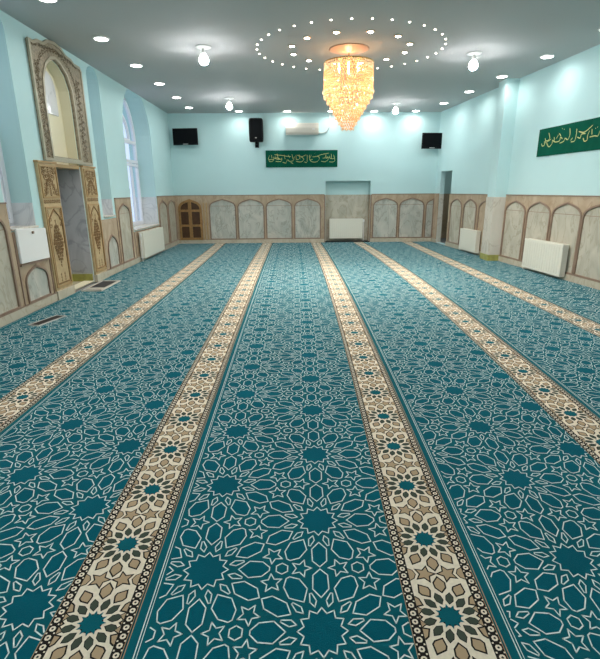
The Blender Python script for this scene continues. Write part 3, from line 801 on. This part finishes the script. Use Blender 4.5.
    if k < 5:
        c = lambda y: sc(k, y)
        G = .038                                          # guard stripe width
        strip(lambda y: c(y)-HW, lambda y: c(y)+HW-ME, .0008, 5)      # black guards underneath
        strip(lambda y: c(y)-HW+G, lambda y: c(y)+HW-G, .0012, 3)     # cream ground
        strip(lambda y: c(y)-HW, lambda y: c(y)-HW+.0022, .0012, 4); strip(lambda y: c(y)+HW-ME-.0022, lambda y: c(y)+HW-ME, .0012, 4)
        bmp = lambda u, y: c(y)+u
        IW = HW-G
        # guard rosettes
        y = ya+.02; gp = .033
        while y < yb-.02:
            for s in (-1, 1):
                gx = s*(HW-G/2)
                sz = .0098
                add_poly([(gx-sz, y-sz*.45), (gx-sz*.45, y-sz), (gx+sz*.45, y-sz), (gx+sz, y-sz*.45), (gx+sz, y+sz*.45), (gx+sz*.45, y+sz), (gx-sz*.45, y+sz), (gx-sz, y+sz*.45)], .0014, 3, bmp)
                if y < 7:
                    sz = .0048; add_poly([(gx-sz, y), (gx, y-sz), (gx+sz, y), (gx, y+sz)], .0018, 5, bmp)
                    for dx in (-.0125, .0125):
                        q = .0028; add_poly([(gx+dx-q, y+gp/2-q), (gx+dx+q, y+gp/2-q), (gx+dx+q, y+gp/2+q), (gx+dx-q, y+gp/2+q)], .0014, 3, bmp)
            y += gp
        def motif(P, mi, ol=.0042, dz=0.):
            z = .0016+dz
            a = offset(P, ol) if ol else P
            q = clip_poly(a, -IW, IW, ya, yb)
            if not q: return
            add_fan(a, z, 5 if ol else mi)
            if ol: add_fan(P, z+.0004, mi)
        def add_fan(P, z, mi):
            cx_ = sum(p[0] for p in P)/len(P); cy_ = sum(p[1] for p in P)/len(P)
            n = len(P)
            for i in range(n):
                q = clip_poly([(cx_, cy_), P[i], P[(i+1) % n]], -IW, IW, ya, yb)
                if q: add_poly(q, z, mi, bmp)
        PP = .3705; j = math.floor((ya-1.25)/PP)
        while 1.25+j*PP < yb+.1:
            cy = 1.25+j*PP; j += 1
            st = star((0, cy), .050, .031, 12, PI/2)
            motif([(.0385*math.cos(2*PI*q_/12), cy+.0385*math.sin(2*PI*q_/12)) for q_ in range(12)], 5, 0)
            motif(st, 0, .0, .0008)
            for i in range(12):
                a = PI/2+i*PI/6
                motif(local((0, cy), a+PI/12, [(.052, 0), (.067, .0115), (.084, .0115), (.099, 0), (.084, -.0115), (.066, -.0120)]), 6, .0025)
                r0, r1 = (.103, .166) if i % 6 == 0 else (.098, .152)
                motif(local((0, cy), a, [(r0, 0), (r0+.018, .0165), (r1-.024, .0185), (r1, 0), (r1-.024, -.0185), (r0+.018, -.0165)]), 4, .0056)
            my = cy+PP/2
            for s in (-1, 1):
                motif(star((s*.043, my), .034, .0165, 5, 0 if s < 0 else PI), 4, .005)
                motif([(s*.106, my-.028), (s*.088, my-.018), (s*.080, my), (s*.088, my+.018), (s*.106, my+.028)][::s], 4, .0036)
                for t in (-1, 1):
                    motif([(s*.106, cy+t*.040), (s*.088, cy+t*.028), (s*.106, cy+t*.010)][::(s*t)], 4, .0036)
    # normals up for all flat pattern faces is handled by recalc being skipped
    me = bpy.data.meshes.new('carpet'); bm.to_mesh(me); bm.free()
    for m in ('teal', 'teal_fill', 'line', 'bcream', 'btan', 'bblack', 'bgreen'): me.materials.append(M[m])
    o = bpy.data.objects.new('carpet', me); COL.objects.link(o)
    tag(o, label, 'carpet', 'teal star-patterned carpet rolls laid side by side')
carpet(0, 'teal star-patterned carpet roll running along the left wall', 1.30, .30)
carpet(1, 'teal star-patterned carpet roll, second from the left wall', 1.05, .36)
carpet(2, 'teal star-patterned carpet roll down the middle, toward the air conditioner', 1.475, .155)
carpet(3, 'teal star-patterned carpet roll leading to the back wall niche radiator', 1.49, .40)
carpet(4, 'teal star-patterned carpet roll, second from the right wall', 1.3, .30)
carpet(5, 'plain-edged teal carpet roll without beige band along the right wall', 1.1, .25)

# ------------------------------------------------------------ ceiling lights
def downlight_proto():
    r = root('downlight')
    bm = bmesh.new(); lathe(bm, [(.084, -.0), (.108, -.0), (.110, -.006), (.102, -.014), (.086, -.014)], 24); link('trim_ring', bm, M['radwhite'], r)
    bm = bmesh.new(); lathe(bm, [(.085, -.001), (.085, -.014), (.06, -.02), (.001, -.022)], 24); link('lens', bm, M['lamp'], r)
    return r
def copytree(o, parent=None):
    c = o.copy(); COL.objects.link(c)
    if parent: c.parent = parent
    for ch in [x for x in bpy.data.objects if x.parent == o]: copytree(ch, c)
    return c
def lamp(kind, name, parent, loc, power, col, size=.1, spread=None):
    l = bpy.data.lights.new(name, kind); l.energy = power; l.color = col
    if kind == 'AREA': l.shape = 'DISK'; l.size = size; l.spread = spread or PI
    else: l.shadow_soft_size = size
    o = bpy.data.objects.new(name, l); COL.objects.link(o); o.parent = parent; o.location = loc
    return o
P_DOWN, P_IN, P_CH = 3, 19, 3
dl = downlight_proto()
left_row = [(-2.47, 12.42), (-2.47, 11.14), (-2.47, 9.78), (-2.48, 8.45), (-2.50, 7.07), (-2.54, 5.72), (-2.54, 4.3), (-2.54, 2.9), (-2.54, 1.5), (-2.54, 0)]
back_row = [(-1.33, 13.0), (-.11, 13.05), (1.02, 13.05), (2.12, 13.1), (3.2, 13.1)]
right_row = [(3.58, 12.0), (3.69, 10.66), (3.80, 9.33), (3.93, 8.02), (4.02, 6.72), (4.1, 5.3), (4.2, 3.9), (4.3, 2.5), (4.4, 1.1)]
ordn = ['nearest the back wall', 'second from the back wall', 'third from the back wall', 'fourth from the back wall', 'fifth from the back wall', 'sixth from the back wall at the picture edge']
first = True
for nm, row, w in (('left wall', left_row, 0), ('back wall', back_row, 1), ('right wall', right_row, 2)):
    for i, (x, y) in enumerate(row):
        if w == 0: lb = 'recessed ceiling downlight along the left wall, '+ordn[min(i, 5)]
        elif w == 2: lb = 'recessed ceiling downlight along the right wall, '+ordn[min(i, 5)]
        else: lb = ['recessed downlight at the back wall left of the loudspeaker', 'recessed downlight at the back wall above the left end of the air conditioner',
                    'recessed downlight at the back wall right behind the chandelier tip', 'recessed downlight at the back wall above the niche radiator', 'recessed downlight at the back wall near the right corner screen'][i]
        if w == 0 and i > 5: lb = 'added recessed ceiling downlight along the left wall, out of view'  # downlights past the frame are added to brighten the near carpet
        if w == 2 and i > 4: lb = 'added recessed ceiling downlight along the right wall, outside the picture'
        d = dl if first else copytree(dl); first = False
        d.location = (x, y, H-.001); tag(d, lb, 'ceiling light', 'recessed downlights around the ceiling edge')
        d['_l'] = 1
        lamp('AREA', 'downlight_glow', d, (0, 0, -.03), P_DOWN, (1, .98, .95), .12, math.radians(165))
for o in bpy.data.objects:
    if '_l' in o: del o['_l']

def pendant_bulb(x, y, label):
    r = root('ceiling_bulb', (x, y, H))
    bm = bmesh.new(); lathe(bm, [(.001, -.001), (.11, -.001), (.11, -.012), (.07, -.022), (.02, -.028)], 28); link('mounting_plate', bm, M['radwhite'], r)
    bm = bmesh.new(); lathe(bm, [(.022, -.02), (.022, -.06), (.028, -.065), (.028, -.09)], 16); link('socket', bm, M['radwhite'], r)
    bm = bmesh.new(); lathe(bm, [(.026, -.088), (.05, -.115), (.066, -.15), (.070, -.178), (.060, -.180)], 24); link('bulb_top', bm, M['bulb_top'], r, smooth=True)
    bm = bmesh.new(); lathe(bm, [(.062, -.178), (.060, -.195), (.048, -.215), (.022, -.232), (.002, -.235)], 24); link('bulb', bm, M['bulb'], r, smooth=True)
    tag(r, label, 'light bulb', 'bare white bulbs hanging from the ceiling')
pendant_bulb(-1.23, 7.47, 'bare white ceiling bulb left of the chandelier, the nearer left one')
pendant_bulb(-1.36, 11.28, 'bare white ceiling bulb near the far end, left of the loudspeaker')
pendant_bulb(2.74, 7.84, 'bare white ceiling bulb right of the chandelier, the nearer right one')
pendant_bulb(2.45, 12.0, 'bare white ceiling bulb near the far end, right of the chandelier')

pendant_bulb(-1.2, 3.6, 'added unseen white bulb above the viewer on the left, outside the picture')  # this and the following bulbs are unseen, added to brighten the near carpet
pendant_bulb(2.8, 3.8, 'added unseen white bulb above the viewer on the right, outside the picture')
pendant_bulb(-1.2, -.3, 'added unseen white bulb behind the viewer on the left, outside the picture')
pendant_bulb(2.8, -.2, 'added unseen white bulb behind the viewer on the right, outside the picture')
pl_ = root('added_passage_lamp', (4.7, 12.9, 2.6)); bm = bmesh.new(); lathe(bm, [(.09, -.001), (.09, -.03), (.05, -.05), (.001, -.055)], 20); link('shade', bm, M['lamp'], pl_)  # lamp added to brighten the dark passage
lamp('AREA', 'passage_fill', pl_, (0, 0, -.07), 3, (1, .97, .92), .15)
tag(pl_, 'added unseen ceiling lamp inside the passage behind the right doorway', 'ceiling light')
# ring of tiny warm LEDs and the inner ring of warm spotlights
CX, CY = .85, 7.6
bm = bmesh.new(); lathe(bm, [(.009, 0), (.0125, -.003), (.011, -.008), (.004, -.010)], 10)
led = link('led_light', bm, M['led'])
for i in range(34):
    a = 2*PI*i/34
    o = led if i == 0 else led.copy()
    if i: COL.objects.link(o)
    o.location = (CX+1.335*math.cos(a), CY+1.25*math.sin(a), H-.001)
    tag(o, 'tiny warm led in the wide outer ring of ceiling dots around the chandelier', 'ceiling light', 'outer ring of tiny ceiling leds')
sr = root('ring_spotlight')
bm = bmesh.new(); lathe(bm, [(.03, 0), (.052, 0), (.054, -.005), (.048, -.010), (.034, -.010)], 18); link('trim_ring', bm, M['brass'], sr)
bm = bmesh.new(); lathe(bm, [(.036, -.001), (.036, -.012), (.022, -.018), (.001, -.02)], 18); link('lens', bm, M['lamp'], sr)
for i in range(12):
    a = 2*PI*(i+.4)/12
    o = sr if i == 0 else copytree(sr)
    o.location = (CX+.85*math.cos(a), CY+.80*math.sin(a), H-.001)
    tag(o, 'small warm spotlight in the inner ceiling ring around the chandelier', 'ceiling light', 'inner ring of small ceiling spotlights')
for o in [x for x in bpy.data.objects if x.name.startswith('ring_spotlight')]:
    lamp('AREA', 'spotlight_glow', o, (0, 0, -.028), P_IN, (1, .94, .86), .06, math.radians(150))

# ------------------------------------------------------------ chandelier
ch = root('chandelier', (CX-.01, CY, H))
bm = bmesh.new(); lathe(bm, [(.001, -.001), (.28, -.001), (.29, -.006), (.27, -.014), (.12, -.022), (.05, -.04), (.012, -.05)], 40); link('ceiling_canopy', bm, M['canopy'], ch, smooth=True)
bm = bmesh.new(); lathe(bm, [(.008, -.05), (.008, -.2)], 10); link('rod', bm, M['brass'], ch)
bm = bmesh.new()
for R, z in ((.355, -.185), (.24, -.175), (.12, -.17)):
    tube(bm, [(R*math.cos(2*PI*i/36), R*math.sin(2*PI*i/36), z) for i in range(37)], .010, 6)
for k in range(6): tube(bm, [(0, 0, -.165), (.355*math.cos(PI*k/3), .355*math.sin(PI*k/3), -.185)], .007, 6)
link('ring_frame', bm, M['brass'], ch)
def bead(bm, c, r, h):
    x, y, z = c; n = 5
    t = bm.verts.new((x, y, z+h)); b = bm.verts.new((x, y, z-h))
    ph = random.random()*6
    v = [bm.verts.new((x+r*math.cos(ph+2*PI*i/n), y+r*math.sin(ph+2*PI*i/n), z)) for i in range(n)]
    for i in range(n):
        bm.faces.new((t, v[i], v[(i+1) % n])); bm.faces.new((b, v[(i+1) % n], v[i]))
rows = []
z = -.20
while z > -1.07:
    if z > -.60: R = .355
    else: t = (-.60-z)/.47; R = .355-(.355-.07)*t
    rows.append((z, R)); z -= .036
for i, (z, R) in enumerate(rows):
    bm = bmesh.new()
    n = max(8, int(2*PI*R/.034))
    for k in range(n):
        a = 2*PI*(k+.5*(i % 2))/n
        bead(bm, (R*math.cos(a), R*math.sin(a), z), .0115, .021)
    if i % 2 == 0 and R > .12:
        R2 = R*.72; n = max(6, int(2*PI*R2/.045))
        for k in range(n):
            a = 2*PI*k/n; bead(bm, (R2*math.cos(a), R2*math.sin(a), z), .015, .028)
    o = link('crystal_tier', bm, M['crystal_clear'] if i < 3 else M['crystal'], ch)
# outward tips hanging from the edge of every second tier
bm = bmesh.new()
for i, (z, R) in enumerate(rows[10::2]):
    n = max(8, int(2*PI*R/.07))
    for k in range(n): a = 2*PI*(k+.3*i)/n; bead(bm, ((R+.018)*math.cos(a), (R+.018)*math.sin(a), z-.01), .012, .024)
link('hanging_tips', bm, M['crystal_clear'], ch)
for k in range(6):
    a = PI*k/3+.4
    bm = bmesh.new(); lathe(bm, [(.008, .0), (.014, -.02), (.022, -.05), (.022, -.07), (.01, -.095), (.001, -.1)], 12, (.16*math.cos(a), .16*math.sin(a), -.2))
    link('bulb', bm, M['warmbulb'], ch, smooth=True)
lamp('POINT', 'chandelier_glow', ch, (.0, 0.05, -.13), 4, (1, .60, .34), .04)
lamp('POINT', 'chandelier_glow', ch, (0, 0, -.34), P_CH, (1, .70, .40), .07)
lamp('POINT', 'chandelier_glow', ch, (0, 0, -.56), P_CH, (1, .70, .40), .07)
lamp('POINT', 'chandelier_glow', ch, (0, 0, -.80), P_CH*.6, (1, .66, .33), .05)
tag(ch, 'large amber crystal chandelier tapering to a point, hanging from the ceiling', 'chandelier')

# ------------------------------------------------------------ world, camera
w = bpy.data.worlds.new('sky'); scn.world = w; w.use_nodes = True
bg = w.node_tree.nodes['Background']; bg.inputs[0].default_value = (.80, .90, 1, 1); bg.inputs[1].default_value = 1.5

cam = bpy.data.cameras.new('camera'); co = bpy.data.objects.new('camera', cam); COL.objects.link(co)
f, pi_, ya_, ro = 469.0, .288, .0136, -.0076
F = Vector((math.sin(ya_)*math.cos(pi_), math.cos(ya_)*math.cos(pi_), -math.sin(pi_)))
R = Vector((math.cos(ya_), -math.sin(ya_), 0)); U = R.cross(F)
c_, s_ = math.cos(ro), math.sin(ro)
R2 = c_*R+s_*U; U2 = -s_*R+c_*U
mt = Matrix((R2, U2, -F)).transposed().to_4x4(); mt.translation = (0, 0, 1.4)
co.matrix_world = mt
cam.sensor_fit = 'HORIZONTAL'; cam.sensor_width = 36; cam.lens = 36*f/600
cam.clip_start = .02
scn.camera = co
vs = scn.view_settings; vs.view_transform = 'Standard'; vs.look = 'None'; vs.gamma = 1; vs.use_curve_mapping = False
vs.exposure = -0.38
